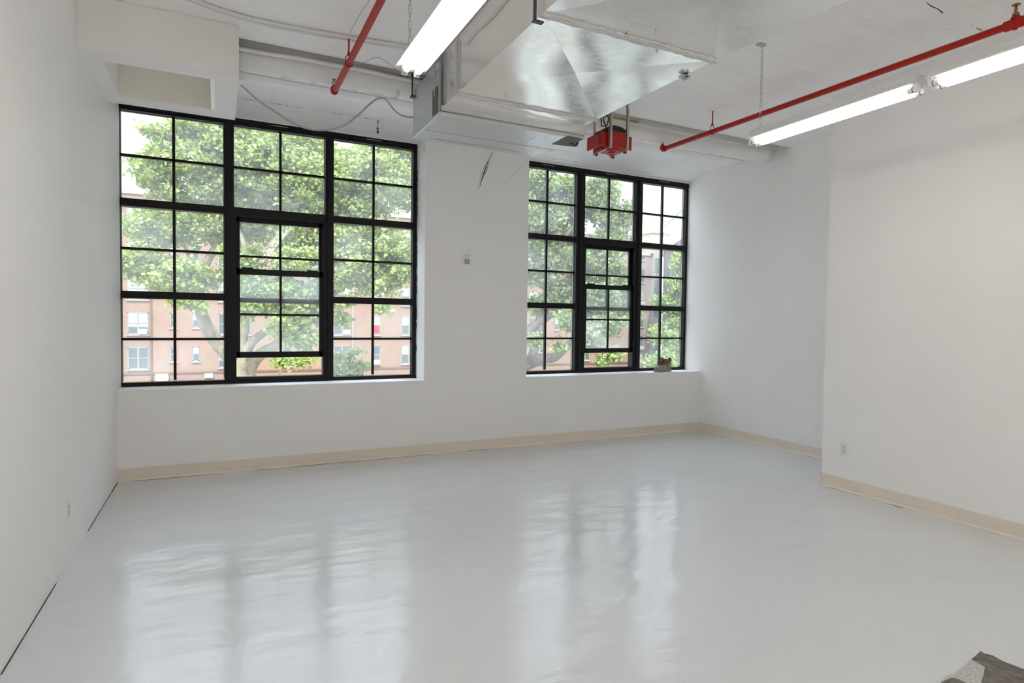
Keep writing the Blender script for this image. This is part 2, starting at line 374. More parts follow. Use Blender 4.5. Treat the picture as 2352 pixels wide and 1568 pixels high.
def basebd(name, segs):
    b = MB()
    for (x0,y0),(x1,y1),n in segs:
        d = Vector((x1-x0, y1-y0, 0)); n = Vector((*n, 0)); a = Vector((x0,y0,0)); c = Vector((x1,y1,0))
        pr = [(.0,.118),(.004,.118),(.006,.112),(.006,.02),(.014,.004),(.014,0),(0,0)]
        vs = [a+n*o+Vector((0,0,h)) for o,h in pr]+[c+n*o+Vector((0,0,h)) for o,h in pr]; k = len(pr)
        b.add(vs, [(i,(i+1)%k,(i+1)%k+k,i+k) for i in range(k)]+[tuple(range(k)), tuple(range(k,2*k))[::-1]])
    return b.build(name, M['base'], kind='structure')
basebd('baseboard_back', [((XL,YB),(XR,YB),(0,-1))])
basebd('baseboard_right', [((XR,YB),(XR,YJ),(-1,0)), ((XR,YJ),(XJ-.014,YJ),(0,1)), ((XJ,YJ),(XJ,YR),(-1,0))])

# ---------------------------------------------------------------- windows
def window(name, cols, top_px, x0, x1):
    root = empty(name, ((x0+x1)/2, YW+.04, ZS), kind='structure')
    fr = MB(); y0, y1 = YW-.015, YW+.075
    rows = [(2.61,3.43),(1.74,2.55),(.88,1.685)]
    zt, zb = ZH, ZS
    c = cols            # glass spans of the three bays
    fr.box((x0, y0, 3.43), (x1, y1, zt)); fr.box((x0, y0, zb), (x1, y1, .868))
    fr.box((x0, y0-.012, zb), (x1, y0, zb+.022)); fr.box((x0, y0-.012, 3.452), (x1, y0, 3.468))
    if c[0][0] > x0: fr.box((x0, y0, .868), (c[0][0], y1, 3.43))
    fr.box((c[2][1], y0, .868), (x1, y1, 3.43))
    for a, b in ((c[0][1], c[1][0]), (c[1][1], c[2][0])):
        fr.box((a, y0-.01, .868), (b, y1, 3.43)); fr.box(((a+b)/2-.02, y0-.022, .868), ((a+b)/2+.02, y0-.01, 3.43))
    for k in (0, 2):
        fr.box((c[k][0], y0-.005, 2.55), (c[k][1], y1, 2.61)); fr.box((c[k][0], y0-.015, 2.535), (c[k][1], y1, 2.552))
        fr.box((c[k][0], y0-.005, 1.685), (c[k][1], y1, 1.74)); fr.box((c[k][0], y0-.015, 1.67), (c[k][1], y1, 1.687))
    fr.box((c[1][0], y0-.012, 2.52), (c[1][1], y1, 2.61))
    fr.box((c[1][0], y0-.012, .868), (c[1][1], y1, .895))
    # window latch strips on the head
    fr.build('frame', M['black'], root, bevel=.003)
    mu = MB(); pn = []; gy = YW+.045; ed = MB()
    for k in range(3):
        a, b = c[k]
        if k == 1: spans = [(2.61,3.43)]
        else: spans = rows
        for z0, z1 in spans:
            xm, zm = (a+b)/2, (z0+z1)/2
            mu.box((xm-.012, gy-.018, z0), (xm+.012, gy+.018, z1)); mu.box((a, gy-.018, zm-.012), (b, gy+.018, zm+.012))
            ed.box((a, gy-.006, z0), (a+.007, gy+.004, z1)).box((b-.007, gy-.006, z0), (b, gy+.004, z1)).box((a+.007, gy-.006, z1-.007), (b-.007, gy+.004, z1))
            MB().quad((a,gy,z0),(b,gy,z0),(b,gy,z1),(a,gy,z1)).build('pane', M['glass'], root)
    mu.build('muntins', M['black'], root); ed.build('glazing_bead', M['seal'], root, label='thin pale grey glazing bead')
    hm = MB()
    for a, b in c: hm.box(((a+b)/2-.09, y0-.004, 3.475), ((a+b)/2+.07, y0, 3.480))
    hm.build('weep_cover', M['strut'], root)
    # double-hung unit in the middle bay
    a, b = c[1]; a += .022; b -= .022
    def sash(nm, z0, z1, bot, topr, sy, gm, muntin_z):
        s_ = MB(); st = .035
        s_.box((a, sy-.018, z0), (a+st, sy+.018, z1)).box((b-st, sy-.018, z0), (b, sy+.018, z1))
        s_.box((a, sy-.018, z0), (b, sy+.018, z0+bot)).box((a, sy-.018, z1-topr), (b, sy+.018, z1))
        xm = (c[1][0]+c[1][1])/2
        s_.box((xm-.011, sy-.012, z0+bot), (xm+.011, sy+.012, z1-topr)); s_.box((a+st, sy-.012, muntin_z-.011), (b-st, sy+.012, muntin_z+.011))
        o = s_.build(nm, M['black'], root, bevel=.002)
        MB().quad((a+st,sy,z0+bot),(b-st,sy,z0+bot),(b-st,sy,z1-topr),(a+st,sy,z1-topr)).build('pane', gm, o)
        return o
    jb = MB()
    jb.box((c[1][0]-.002, y0-.012, .895), (a, y1, 2.52)).box((b, y0-.012, .895), (c[1][1]+.002, y1, 2.52))
    jb.build('sash_track', M['black'], root)
    sash('upper_sash', 1.655, 2.52, .05, .045, YW+.055, M['glass'], 2.13)
    lo = sash('lower_sash', 1.09, 2.0, .06, .06, YW+.012, M['glass_dirty'], 1.535)
    MB().box((a+.05, YW-.012, 1.995), (a+.16, YW+.01, 2.012)).box((b-.16, YW-.012, 1.995), (b-.05, YW+.01, 2.012)).build('tilt_latch', M['black'], lo)
    return root
window('window_1', [(XL+.003,.062),(.150,1.040),(1.128,2.008)], None, *W1)
window('window_2', [(3.375,4.198),(4.325,5.155),(5.262,6.045)], None, *W2)

# ---------------------------------------------------------------- bulkhead upper left
bk = empty('bulkhead', (-.3, 5.4, 3.25), 'white boxed-in bulkhead in the upper left corner with a metal-lined opening underneath', 'bulkhead')
bx0, bx1, by0, by1, bz = XL+.001, .146, 4.83, 5.94, 3.25
ox0, ox1, oy0, oy1 = -.70, -.012, 5.01, 5.752
b_ = MB(); zt = ZC-.002
b_.box((bx0,by0,bz), (bx1,by0+.016,zt)).box((bx1-.016,by0+.016,bz),(bx1,by1-.016,zt)).box((bx0,by1-.016,bz),(bx1,by1,zt))
b_.box((bx0,by0+.016,bz),(ox0,by1-.016,bz+.016)).box((ox1,by0+.016,bz),(bx1-.016,by1-.016,bz+.016)).box((ox0,by0+.016,bz),(ox1,oy0,bz+.016)).box((ox0,oy1,bz),(ox1,by1-.016,bz+.016))
b_.build('casing', M['plaster'], bk)
l_ = MB().box((ox0,oy1,bz+.016),(ox1,oy1+.01,3.55)).box((ox0,oy0-.01,bz+.016),(ox1,oy0,3.55)).box((ox1,oy0,bz+.016),(ox1+.01,oy1,3.55)).box((ox0,oy0,3.53),(ox1,oy1,3.55))
l_.box((ox0,oy1-.012,bz+.003),(ox1,oy1,bz+.02)).box((ox1-.03,oy0,bz+.004),(ox1,oy1,bz+.016)).box((ox0,oy0,bz+.004),(ox1,oy0+.014,bz+.016))
l_.box(((ox0+ox1)/2+.0,oy1-.01,bz+.02),((ox0+ox1)/2+.018,oy1,3.53))
l_.build('duct_lining', M['foil'], bk)
MB().box((ox0-.012,oy0,bz+.016),(ox0,oy1,3.55)).build('lining_board', M['wall'], bk)

# ---------------------------------------------------------------- ceiling pipes along the windows
def wavy(x0, x1, y, z, ay, az, n=60, ph=0):
    return [(x0+(x1-x0)*i/n, y+ay*math.sin(ph+i*.17)+ay*.4*math.sin(i*.41), z+az*math.sin(ph*2+i*.13)) for i in range(n+1)]
pw = [M['pipe_white'], M['crack']]
q = MB(); q.tube(wavy(.148, XR-.03, 5.315, 3.575, .010, .008), .108, 20)
for k in range(9):
    x = random.uniform(.3, 1.4); strip(q, [(x,5.30,3.4635),(x+.03,5.302,3.4635),(x+.06,5.30,3.4635)], [.001,.004,.001], (0,0,-1), 1)
for x in (1.42, 1.44, 3.75): strip(q, [(x, 5.315+.110*math.sin(a), 3.575-.110*math.cos(a)) for a in [i*.15-.9 for i in range(11)]], [.002]*11, (0,0,-1), 1)
o = q.build('ceiling_pipe', pw); tag(o, 'thick white-painted pipe along the ceiling, nearer the room beside the dark slot', 'pipe', 'white pipes along the window ceiling')
q = MB(); q.tube(wavy(.148, XR-.25, 5.565, 3.60, .010, .006, ph=1), .118, 20); q.tube(wavy(.148, XR-.25, 5.565-.080, 3.60-.086, .010, .006, ph=1), .003, 6, 2); q.tube(wavy(.148, XR-.3, 5.700, 3.596, .004, .001, ph=1), .005, 6, 2)  # thin grey lines paint in the shade of the gaps beside the pipe
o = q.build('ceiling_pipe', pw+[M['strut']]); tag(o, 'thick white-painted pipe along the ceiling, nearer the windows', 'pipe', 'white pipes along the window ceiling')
q = MB(); q.tube(wavy(.148, 2.4, 5.16, 3.585, .012, .006, ph=2), .018, 10)
o = q.build('ceiling_pipe', pw); tag(o, 'slim white pipe bowing along the dark slot left of the metal duct', 'pipe')

# ---------------------------------------------------------------- air handler and duct
ahx0, ahy0, ahy1, ahz0, ahz1 = 1.535, 4.47, 5.15, 3.08, 3.49
ah = empty('air_handler', (2.15, 4.8, ahz0), 'grey sheet-metal air handler casing hung at the window end of the big duct', 'air handler')
xr_f, xr_n = 2.725, 2.87
MB().hexa([(ahx0,ahy0,ahz0),(xr_n,ahy0,ahz0),(xr_f,ahy1,ahz0),(ahx0,ahy1,ahz0),(ahx0,ahy0,ahz1),(xr_n,ahy0,ahz1),(xr_f,ahy1,ahz1),(ahx0,ahy1,ahz1)]).build('casing', M['galv2'], ah, bevel=.003)
sp_ = MB()
sp_.box((ahx0+.02,4.86,ahz0-.003),(2.80,4.866,ahz0)); sp_.box((ahx0+.12,5.06,ahz0-.004),(2.5,5.066,ahz0)); sp_.box((2.45,4.6,ahz0-.003),(2.456,4.86,ahz0))
for i in range(9): sp_.lathe((ahx0+.12+i*.14, 4.90, ahz0-.003), [(.005,0),(.005,.004)], 8)
for i in range(4): sp_.lathe((ahx0+.1+i*.3, 4.56, ahz0-.003), [(.005,0),(.005,.004)], 8)
sp_.build('panel_seam', M['steel'], ah)
pad = MB(); pp = [P(x, y, 2, ahz0-.002) for x, y in [(1268,331),(1305,312),(1338,319),(1312,336)]]
pad.add([(*p[:2], ahz0-.004) for p in pp]+[(*p[:2], ahz0+.001) for p in pp], [(0,3,2,1),(0,1,5,4),(1,2,6,5),(2,3,7,6),(3,0,4,7)])
pad.build('underside_pad', M['taupe'], ah, label='dark brown-grey rectangular pad')
pa = P(1007,205,0,ahx0); pb = P(994,268,0,ahx0)
MB().box((ahx0-.004, pa.y, P(1000,262,0,ahx0).z), (ahx0+.001, pb.y, P(1000,203,0,ahx0).z)).build('side_pad', M['taupe'], ah, label='dark brown-grey rectangular pad')
rod = P(998,208,0,ahx0-.02)
MB().tube([(ahx0-.02,rod.y,3.23),(ahx0-.02,rod.y,ZC)], .006, 8).box((ahx0-.035,rod.y-.02,3.42),(ahx0,rod.y+.02,3.44)).build('threaded_rod', M['strut'], ah)
MB().tube([(ahx0-.015,5.12,3.43),(ahx0-.015,5.12,3.73)], .007, 8).box((ahx0-.03,5.10,3.42),(ahx0,5.14,3.435)).build('threaded_rod', M['dark_steel'], ah)
for i, z in enumerate((3.12, 3.46)): MB().box((ahx0-.002, 5.10, z), (ahx0+.001, 5.145, z+.004)).build('screw_plate', M['steel'], ah)
# drain hose and black blower parts at the far right corner
MB().tube([(2.80,4.70,3.16),(2.88,4.72,3.13),(2.95,4.76,3.14),(3.0,4.82,3.2),(3.0,4.86,3.3)], .035, 12).tube([(2.78,4.6,3.12),(2.82,4.6,3.08),(2.84,4.6,3.10)], .02, 10).build('drain_hose', M['black_rubber'], ah, label='black rubber hose')

du = empty('air_duct', (2.2, 3.3, 3.15), 'large shiny galvanised sheet-metal duct under the ceiling with diagonal creases', 'duct')
dx0, dz0, dz1 = 1.572, 3.15, 3.55
def panel(xa0, xa1, ya, xb0, xb1, yb, z, mid, n=14):
    """creased bottom sheet: two diagonal breaks meeting at the middle, slight buckles along the seams"""
    vs = []; fs = []
    for i in range(n+1):
        for j in range(n+1):
            u, v_ = i/n, j/n
            x = (xa0*(1-u)+xa1*u)*(1-v_)+(xb0*(1-u)+xb1*u)*v_; y = ya*(1-v_)+yb*v_
            h = min(u, 1-u, v_, 1-v_)*2; e = min(1, 6*min(u,1-u,v_,1-v_))
            zz = z + mid*h + e*.0045*math.sin(9*u+2*v_*3+ya)*math.cos(7*v_-3*u)
            vs.append((x, y, zz))
    for i in range(n):
        for j in range(n):
            a = i*(n+1)+j; b = a+n+1
            if (i < n/2) == (j < n/2): fs += [(a, b, b+1), (a, b+1, a+1)]
            else: fs += [(a, b, a+1), (b, b+1, a+1)]
    return vs, fs
def section(xa1, ya, xb1, yb, mid):
    """one sheet-metal length from ya (window end) to yb"""
    m = MB(); vs, fs = panel(dx0, xa1, ya, dx0, xb1, yb, dz0, mid); m.add(vs, fs, 0, False)
    m.quad((dx0,ya,dz0),(dx0,yb,dz0),(dx0,yb,dz1),(dx0,ya,dz1)); m.quad((xa1,ya,dz0),(xb1,yb,dz0),(xb1,yb,dz1),(xa1,ya,dz1))
    m.quad((dx0,ya,dz1),(xa1,ya,dz1),(xb1,yb,dz1),(dx0,yb,dz1)); m.quad((dx0,yb,dz0),(xb1,yb,dz0),(xb1,yb,dz1),(dx0,yb,dz1)); m.quad((dx0,ya,dz0),(xa1,ya,dz0),(xa1,ya,dz1),(dx0,ya,dz1))
    o = m.build('duct_section', M['galv'], du)
    me = o.data; sm = [len(p.vertices) == 3 for p in me.polygons]; me.polygons.foreach_set('use_smooth', sm)
    e = o.modifiers.new('edges', 'EDGE_SPLIT'); e.split_angle = math.radians(2.6)
    return o
YN1, YN2 = P(1047,215,2,dz0).y, P(1235,30,2,dz0).y
XR1, XR2 = P(1380,270,2,dz0).x, P(1640,140,2,dz0).x
XR3 = P(1950,0,2,dz0)
section(xr_n-.08, 4.45, XR1, YN1, -.004)
section(XR1, YN1, XR2, YN2, .034)
xr3 = XR2+(XR3.x-XR2)/(XR3.y-YN2)*(1.6-YN2)
section(XR2, YN2, xr3, 1.6, .034)
section(xr3, 1.6, xr3, -1.2, .016)
for ya, xa in ((YN1, XR1), (YN2, XR2), (1.6, xr3)):
    s_ = MB(); s_.box((dx0-.010, ya-.010, dz0-.008), (xa+.010, ya+.010, dz0+.004)); s_.box((dx0-.014, ya-.014, dz0-.014), (dx0, ya+.014, dz1)); s_.box((xa, ya-.014, dz0-.014), (xa+.014, ya+.014, dz1))
    pts = [(dx0+(xa-dx0)*i/30, ya-.022+random.uniform(-.006,.006), dz0-.004) for i in range(31)]
    s_.tube(pts, [random.uniform(.005,.012) for _ in pts], 6)
    pts = [(dx0+(xa-dx0)*i/30, ya+.022+random.uniform(-.005,.005), dz0-.003) for i in range(31)]
    s_.tube(pts, [random.uniform(.004,.009) for _ in pts], 6)
    s_.build('seam_flange', M['sealant'], du, bevel=.003)
s_ = MB()
for yy in (4.44, 4.41, 4.36): s_.box((dx0-.010, yy-.008, dz0+.01), (dx0, yy+.008, dz1-.02))
s_.box((dx0-.006, 4.10, dz0+.01), (dx0, 4.125, dz1-.05))
s_.box((dx0-.02, 4.45-.01, dz0-.035), (xr_n, 4.45+.012, dz0)); s_.build('side_rib', M['galv2'], du)
for x, y in [(1252,35),(1440,78),(1505,75),(1508,120),(1162,222),(1312,249)]:
    p = P(x, y, 2, dz0-.002); MB().lathe(p, [(.006,-.003),(.006,.004)], 8).tube([p, p-Vector((0,0,.006))], .002, 6).build('screw', M['steel'], du)
def clip(px, py, name='corner_clip'):
    p = P(px, py, 2, dz0-.01)
    return MB().box(p-Vector((.035,.02,.008)), p+Vector((.035,.02,.004))).box(p+Vector((.0,-.02,-.02)), p+Vector((.012,.02,.004))).build(name, M['steel'], du)
clip(1572,176)
hp = P(1219,42,2,dz0-.012)
MB().tube([(dx0-.02,hp.y,dz0-.02),(dx0-.02,hp.y,ZC)], .010, 8).box((dx0-.03,hp.y-.015,dz0-.026),(dx0+.03,hp.y+.015,dz0-.018)).build('hanger_rod', M['dark_steel'], du, label='dark steel hanger rod with a foot')
MB().tube([(dx0-.012, 4.0-.1*i, dz0+.28+.01*math.sin(i)) for i in range(12)], .006, 6).build('sealant_bead', M['sealant'], du)

# ---------------------------------------------------------------- fluorescent fixtures
FY, FLN = 3.365, 1.225
g1, g2 = 'fluorescent lights of the left row', 'fluorescent lights of the right row'
M['tube_right'] = mat('lit_dimmed_fluorescent_tube', (1,1,1), .4, emis=((1,.965,.91), 8.5))  # right row set dimmer to keep the near right wall less bright
def fixture(x, y1, z, label, group, chain=True, chain_dx=0, wings=True):
    """two-tube batten, far end at y1, tube centres at height z"""
    r = empty('fluorescent_light', (x, y1-FLN/2, z), label, 'ceiling light', group)
    y0 = y1-FLN
    h = MB(); pr = [(-.088,.020),(-.090,.030),(-.058,.042),(-.050,.085),(.050,.085),(.058,.042),(.090,.030),(.088,.020),(.052,.030),(.016,.022),(.012,.010),(-.012,.010),(-.016,.022),(-.052,.030)]
    if not wings: pr = [(-.030,.022),(-.030,.075),(.030,.075),(.030,.022)]
    vs = [(x+a, y, z+b) for y in (y0+.004, y1-.004) for a, b in pr]; k = len(pr)
    h.add(vs, [(i,(i+1)%k,(i+1)%k+k,i+k) for i in range(k)]+[tuple(range(k))[::-1], tuple(range(k,2*k))]); h.build('housing', M['enamel'], r)
    for dx in (-.036, .036):
        MB().tube([(x+dx, y0+.03, z), (x+dx, y1-.03, z)], .0175, 16).build('lamp_tube', M['tube_right'] if group == g2 else M['tube'], r, label='glowing white fluorescent tube')
        for yy, s_ in ((y0, 1), (y1, -1)):
            q = MB(); a, b = sorted((yy, yy+s_*.022)); q.box((x+dx-.015, a, z-.018), (x+dx+.015, b, z+.032))
            a, b = sorted((yy+s_*.022, yy+s_*.055)); q.tube([(x+dx, a, z), (x+dx, b, z)], .0185, 14)
            q.build('lamp_holder', M['plastic'], r, bevel=.002)
            q = MB(); q.tube([(x+dx, yy+s_*.024, z), (x+dx, yy+s_*.028, z)], .0192, 14); q.build('contact_ring', M['slot'], r.children[-1])
    if chain:
        c = MB(); cx = x+chain_dx; cy = y1-.06; zz = z+.085; L = .052; i = 0; top = ZC-.012
        n = int(round((top-zz)/(L-.007))); step = (top-zz)/n
        for i in range(n):
            zc = zz+step*(i+.5); hh = step/2+.0035; a = .008; pts = []
            for t in range(16):
                an = 2*math.pi*t/16; ux = a*math.cos(an); uz = (hh-a)*(1 if math.sin(an) > 0 else -1)+a*math.sin(an)
                if abs(math.sin(an)) < 1e-6: uz = 0
                pts.append((cx+ux, cy, zc+uz) if i % 2 else (cx, cy+ux, zc+uz))
            c.tube(pts, .0018, 6, closed=True)
        c.build('chain', M['steel'], r)
        MB().box((cx-.045,cy-.018,ZC-.012),(cx+.02,cy+.018,ZC-.001)).build('chain_clip', M['steel'], r)
        MB().tube([(cx-.03,cy-.02,z+.085),(cx-.035,cy,z+.10),(cx,cy,z+.105),(cx+.035,cy,z+.10),(cx+.03,cy-.02,z+.085)], .002, 6).build('wire_hook', M['steel'], r)
    return r
LX, RX, LZ = .985, 3.685, 2.895
f1 = fixture(LX, FY, LZ, 'two-tube fluorescent light hung by chain left of the big metal duct', g1, chain_dx=-.02)
fixture(LX, FY-1.27, LZ, 'added unseen two-tube fluorescent light, next one towards the viewer in the left row', g1)  # placed out of view for more light
f2 = fixture(RX, FY, LZ-.018, 'two-tube fluorescent light nearest the windows in the right row, hung by one chain', g2)
f3 = fixture(RX, FY-1.285, LZ-.018, 'second two-tube fluorescent light of the right row, cut off by the right picture edge', g2, chain=False)
for k in range(2, 5): fixture(LX, FY-1.285*k, LZ, 'added unseen two-tube fluorescent batten continuing the left row for room light', g1, wings=False)  # battens added out of view, without wings, to brighten ceiling and room
for k in range(2): fixture(2.4, -1.5-1.285*k, LZ, 'added unseen two-tube fluorescent batten of a middle row for even ceiling light', 'added fluorescent lights behind the viewer', wings=False)  # invented row, out of view, to even out the ceiling light

# ---------------------------------------------------------------- red sprinkler pipes
def sprinkler(root, p, s_=1.0):
    p = Vector(p); o = MB().lathe(p, [(.013*s_,0),(.016*s_,.006*s_),(.016*s_,.016*s_),(.009*s_,.018*s_)], 12).build('sprinkler_head', M['brass'], root, label='small upright brass sprinkler head')
    MB().tube([p+Vector((-.012*s_,0,.016*s_)), p+Vector((-.014*s_,0,.04*s_)), p+Vector((-.004*s_,0,.056*s_))], .0025*s_, 6).tube([p+Vector((.012*s_,0,.016*s_)), p+Vector((.014*s_,0,.04*s_)), p+Vector((.004*s_,0,.056*s_))], .0025*s_, 6).tube([p+Vector((0,0,.016*s_)), p+Vector((0,0,.056*s_))], .0025*s_, 6).build('frame_arm', M['brass'], o)
    MB().lathe(p+Vector((0,0,.056*s_)), [(.005*s_,0),(.019*s_,.002*s_),(.021*s_,.006*s_),(.006*s_,.005*s_)], 16).build('deflector', M['brass'], o)
def hanger(root, p, hook_r=.027, top=ZC):
    p = Vector(p)
    m = MB().tube([(p.x, p.y, top), (p.x, p.y, p.z+.075)], .006, 8).lathe((p.x,p.y,p.z+.062), [(.011,0),(.011,.016)], 8)
    m.tube([(p.x+hook_r*math.sin(a), p.y, p.z+.018+(hook_r+.014)*math.cos(a) if math.cos(a) > 0 else p.z+hook_r*math.cos(a)) for a in [2*math.pi*i/20 for i in range(20)]], .0035, 6, closed=True)
    m.build('pipe_hanger', M['red'], root, label='red rod and loop hanger')
def redpipe(xa, xb, yb, z, label):
    r = empty('sprinkler_pipe', (xa, 5.24, z), label, 'sprinkler pipe', 'red sprinkler pipes'); ya = 5.235; R = .0235
    X = lambda y: xa+(xb-xa)*(y-ya)/(yb-ya)
    MB().tube([(xa, ya, z), (xb, yb, z)], R, 18).build('pipe', M['red'], r)
    e = MB(); e.tube([(xa, ya-.03, z), (xa, ya, z), (xa, ya+.016, z+.004), (xa, ya+.026, z+.016), (xa, ya+.026, z+.036)], [.029,.030,.030,.029,.027], 14)
    e.lathe((xa, ya+.026, z+.03), [(.024,0),(.024,.012)], 12); e.build('elbow', M['red'], r)
    sprinkler(r, (xa, ya+.026, z+.042)); return r, X
r1, X1 = redpipe(.885, .868, -5, 3.40, 'bright red sprinkler pipe left of the duct with an elbow at its window end')
hanger(r1, (X1(4.62), 4.62, 3.40))
r2, X2 = redpipe(4.386, 4.386+.105*(5.235+5)/3.19, -5, 3.40, 'long red sprinkler pipe running along the ceiling above the right row of lights')
hanger(r2, (X2(4.545), 4.545, 3.40))
ty = 2.06; MB().tube([(X2(ty+.06), ty+.06, 3.40), (X2(ty+.055), ty+.055, 3.40), (X2(ty-.055), ty-.055, 3.40), (X2(ty-.06), ty-.06, 3.40)], [.028,.032,.032,.028], 16).lathe((X2(ty), ty, 3.42), [(.026,0),(.026,.02),(.018,.026)], 14).lathe((X2(ty), ty, 3.362), [(.012,0),(.012,.012)], 10).build('tee_fitting', M['red'], r2)
sprinkler(r2, (X2(ty), ty, 3.445), 1.15)

# ---------------------------------------------------------------- red unit on straps
ru = empty('hanging_motor_unit', (3.44, 4.87, 3.15), 'small red boxed unit with a black top hung on grey metal straps beside the duct', 'motor unit')
x0, x1, y0, y1, z0, z1 = 3.325, 3.555, 4.76, 5.02, 3.165, 3.315
MB().box((x0,y0,z0),(x1,y1,z1)).box((x0-.075,y0+.03,z0+.005),(x0,y0+.05,z1-.01)).box((x1,y0+.02,z0),(x1+.055,y0+.04,z1-.02)).build('housing', M['red_box'], ru, bevel=.006)
MB().box((x0-.075,y0+.03,z0+.005),(x0-.06,y1,z1-.02)).build('side_cover', M['red_box'], ru, bevel=.004)
MB().lathe((3.44,4.88,z0-.018), [(.05,0),(.085,.006),(.095,.02)], 24).lathe((3.44,4.88,z0-.026), [(.035,0),(.035,.008)], 18).build('bottom_dome', M['red_box'], ru)
tp = MB(); pr = [(x0-.02,z1),(x0+.01,z1+.04),(x0+.07,z1+.062),(x1-.07,z1+.055),(x1-.01,z1+.03),(x1,z1)]; k = len(pr)
tp.add([(a,y,b) for y in (y0+.02,y1-.02) for a,b in pr], [(i,(i+1)%k,(i+1)%k+k,i+k) for i in range(k)]+[tuple(range(k))[::-1],tuple(range(k,2*k))]); tp.build('top_cover', M['black_rubber'], ru, label='black top cover')
for sx_ in (x0+.018, x1-.018):
    MB().box((sx_-.013,y0-.012,z0-.012),(sx_+.013,y0-.006,ZC)).box((sx_-.013,y1+.006,z0-.012),(sx_+.013,y1+.012,ZC)).box((sx_-.013,y0-.012,z0-.016),(sx_+.013,y1+.012,z0-.010)).box((sx_-.013,y0-.012,z0),(sx_-.010,y0+.008,ZC)).build('hanging_strap', M['strut'], ru, label='grey perforated steel strap')
    for yy in (y0+.03, y1-.03): MB().box((sx_-.012,yy-.012,z0-.036),(sx_+.012,yy+.012,z0-.016)).build('foot_block', M['red_box'], ru)
cb = MB(); cb.tube([(x0+.02,y0+.06,z1+.02),(x0-.03,y0+.05,z1+.10),(x0-.02,y0+.05,z1+.17),(x0+.04,y0+.06,z1+.14),(x0+.02,y0+.06,z1+.06),(x0-.05,y0+.05,z1+.04),(x0-.06,y0+.05,z1+.12),(x0-.02,y0+.05,z1+.2),(x0+.0,y0+.05,ZC)], .006, 8)
cb.tube([(x0-.02,y0+.05,z1+.17),(x0-.1,y0-.0,z1+.13),(x0-.3,4.8,3.38)], .008, 8); cb.build('power_cord', M['black_rubber'], ru)

# ---------------------------------------------------------------- cables and conduit
def smooth(pts, n=8):
    pts = [Vector(p) for p in pts]; out = []
    for i in range(len(pts)-1):
        a, b, c, d = pts[max(i-1,0)], pts[i], pts[i+1], pts[min(i+2,len(pts)-1)]
        for k in range(n):
            t = k/n; out.append(.5*((2*b)+(c-a)*t+(2*a-5*b+4*c-d)*t*t+(3*b-a-3*c+d)*t**3))
    return out+[pts[-1]]
def cable(name, pts, r, m, label, cat, n=8, rib=0, seg=8):
    p = smooth(pts, seg); rr = [r*(1+rib*(i % 2)) for i in range(len(p))]
    o = MB().tube(p, rr, n).build(name, m); return tag(o, label, cat)
def PC(x, y): return P(x, y, 1, 5.175)
cable('loose_cable', [PC(x, y) for x, y in [(553,197),(560,201),(596,233),(640,262),(676,284),(706,295),(736,299),(764,297),(792,287),(822,265),(848,240),(866,227),(880,224)]], .0075, M['cable'], 'grey cable drooping in a loop across the head of the left window', 'cable')
cable('loose_cable', [PC(x, y) for x, y in [(880,224),(893,236),(905,252),(920,264),(940,269),(950,269)]], .0075, M['cable'], 'short grey cable end curling beside the air handler', 'cable')
zc = ZC-.014
cable('flex_conduit', [P(x, y, 2, zc) for x, y in [(380,-25),(440,-3),(500,20),(560,38),(620,52),(680,64),(740,75),(800,85),(860,95),(930,106),(1030,134),(1070,146)]], .011, M['conduit'], 'upper white corrugated flexible conduit curving across the ceiling', 'conduit', rib=.18, seg=26)
cable('flex_conduit', [P(x, y, 2, zc) for x, y in [(380,-19),(440,3),(500,26),(560,44),(620,60),(680,72),(740,83),(800,92),(860,101),(925,110)]], .010, M['conduit'], 'lower white flexible conduit beside the corrugated one on the ceiling', 'conduit', seg=8)
cable('hanging_wire', [P(804,76,2,ZC-.002), P(812,60,2,3.55), P(832,25,2,3.52), P(856,-10,2,3.52)], .0022, M['cable'], 'thin grey wire from the left ceiling hook up past the red pipe', 'wire')
cable('hanging_wire', [P(832,147,2,3.58), P(850,137,2,3.59), P(870,133,2,ZC-.003), P(895,148,2,3.57), P(918,166,2,3.55), P(945,178,2,3.53), P(972,190,2,3.50)], .0022, M['cable'], 'thin grey wire sagging from a ceiling hook under the left light', 'wire')

# ---------------------------------------------------------------- small wall things
def outlet(px, py, x, s_, label):
    c = P(px, py, 0, x); r = empty('power_outlet', (x, c.y, c.z), label, 'outlet'); t = .007*s_
    def bb(dy0, dz0_, dy1, dz1_, a, b): xs = sorted((x+a*s_, x+b*s_)); return ((xs[0], c.y+dy0, c.z+dz0_), (xs[1], c.y+dy1, c.z+dz1_))
    MB().box(*bb(-.036,-.058,.036,.058,0,.007)).build('cover_plate', M['plastic'], r, bevel=.002)
    MB().box(*bb(-.018,-.036,.018,.036,.007,.0095)).build('receptacle', M['enamel'], r)
    q = MB()
    for zz in (-.018, .020):
        q.box(*bb(-.010,zz+.001,-.006,zz+.011,.0095,.0102)).box(*bb(.005,zz+.002,.009,zz+.010,.0095,.0102)).box(*bb(-.003,zz-.010,.003,zz-.004,.0095,.0102))
    q.build('socket_slot', M['slot'], r)
outlet(1938.5, 1031, XJ, -1, 'white duplex power outlet low on the right wall')
outlet(154.5, 1171, XL, 1, 'white power outlet low on the left wall')
th = empty('thermostat', P(1072,595,1,YB), 'small white thermostat with a grey display on the pillar between the windows', 'thermostat')
a = P(1061,612,1,YB); b = P(1083,578,1,YB)
MB().box((a.x, YB-.010, a.z), (b.x, YB, b.z)).build('back_plate', M['wall'], th, bevel=.004)
MB().box((a.x+.035, YB-.024, a.z+.02), (b.x-.012, YB-.010, b.z-.028)).build('body', M['plastic'], th, bevel=.003)
c1 = P(1067,606,1,YB-.024); c2 = P(1078.5,595.5,1,YB-.024)
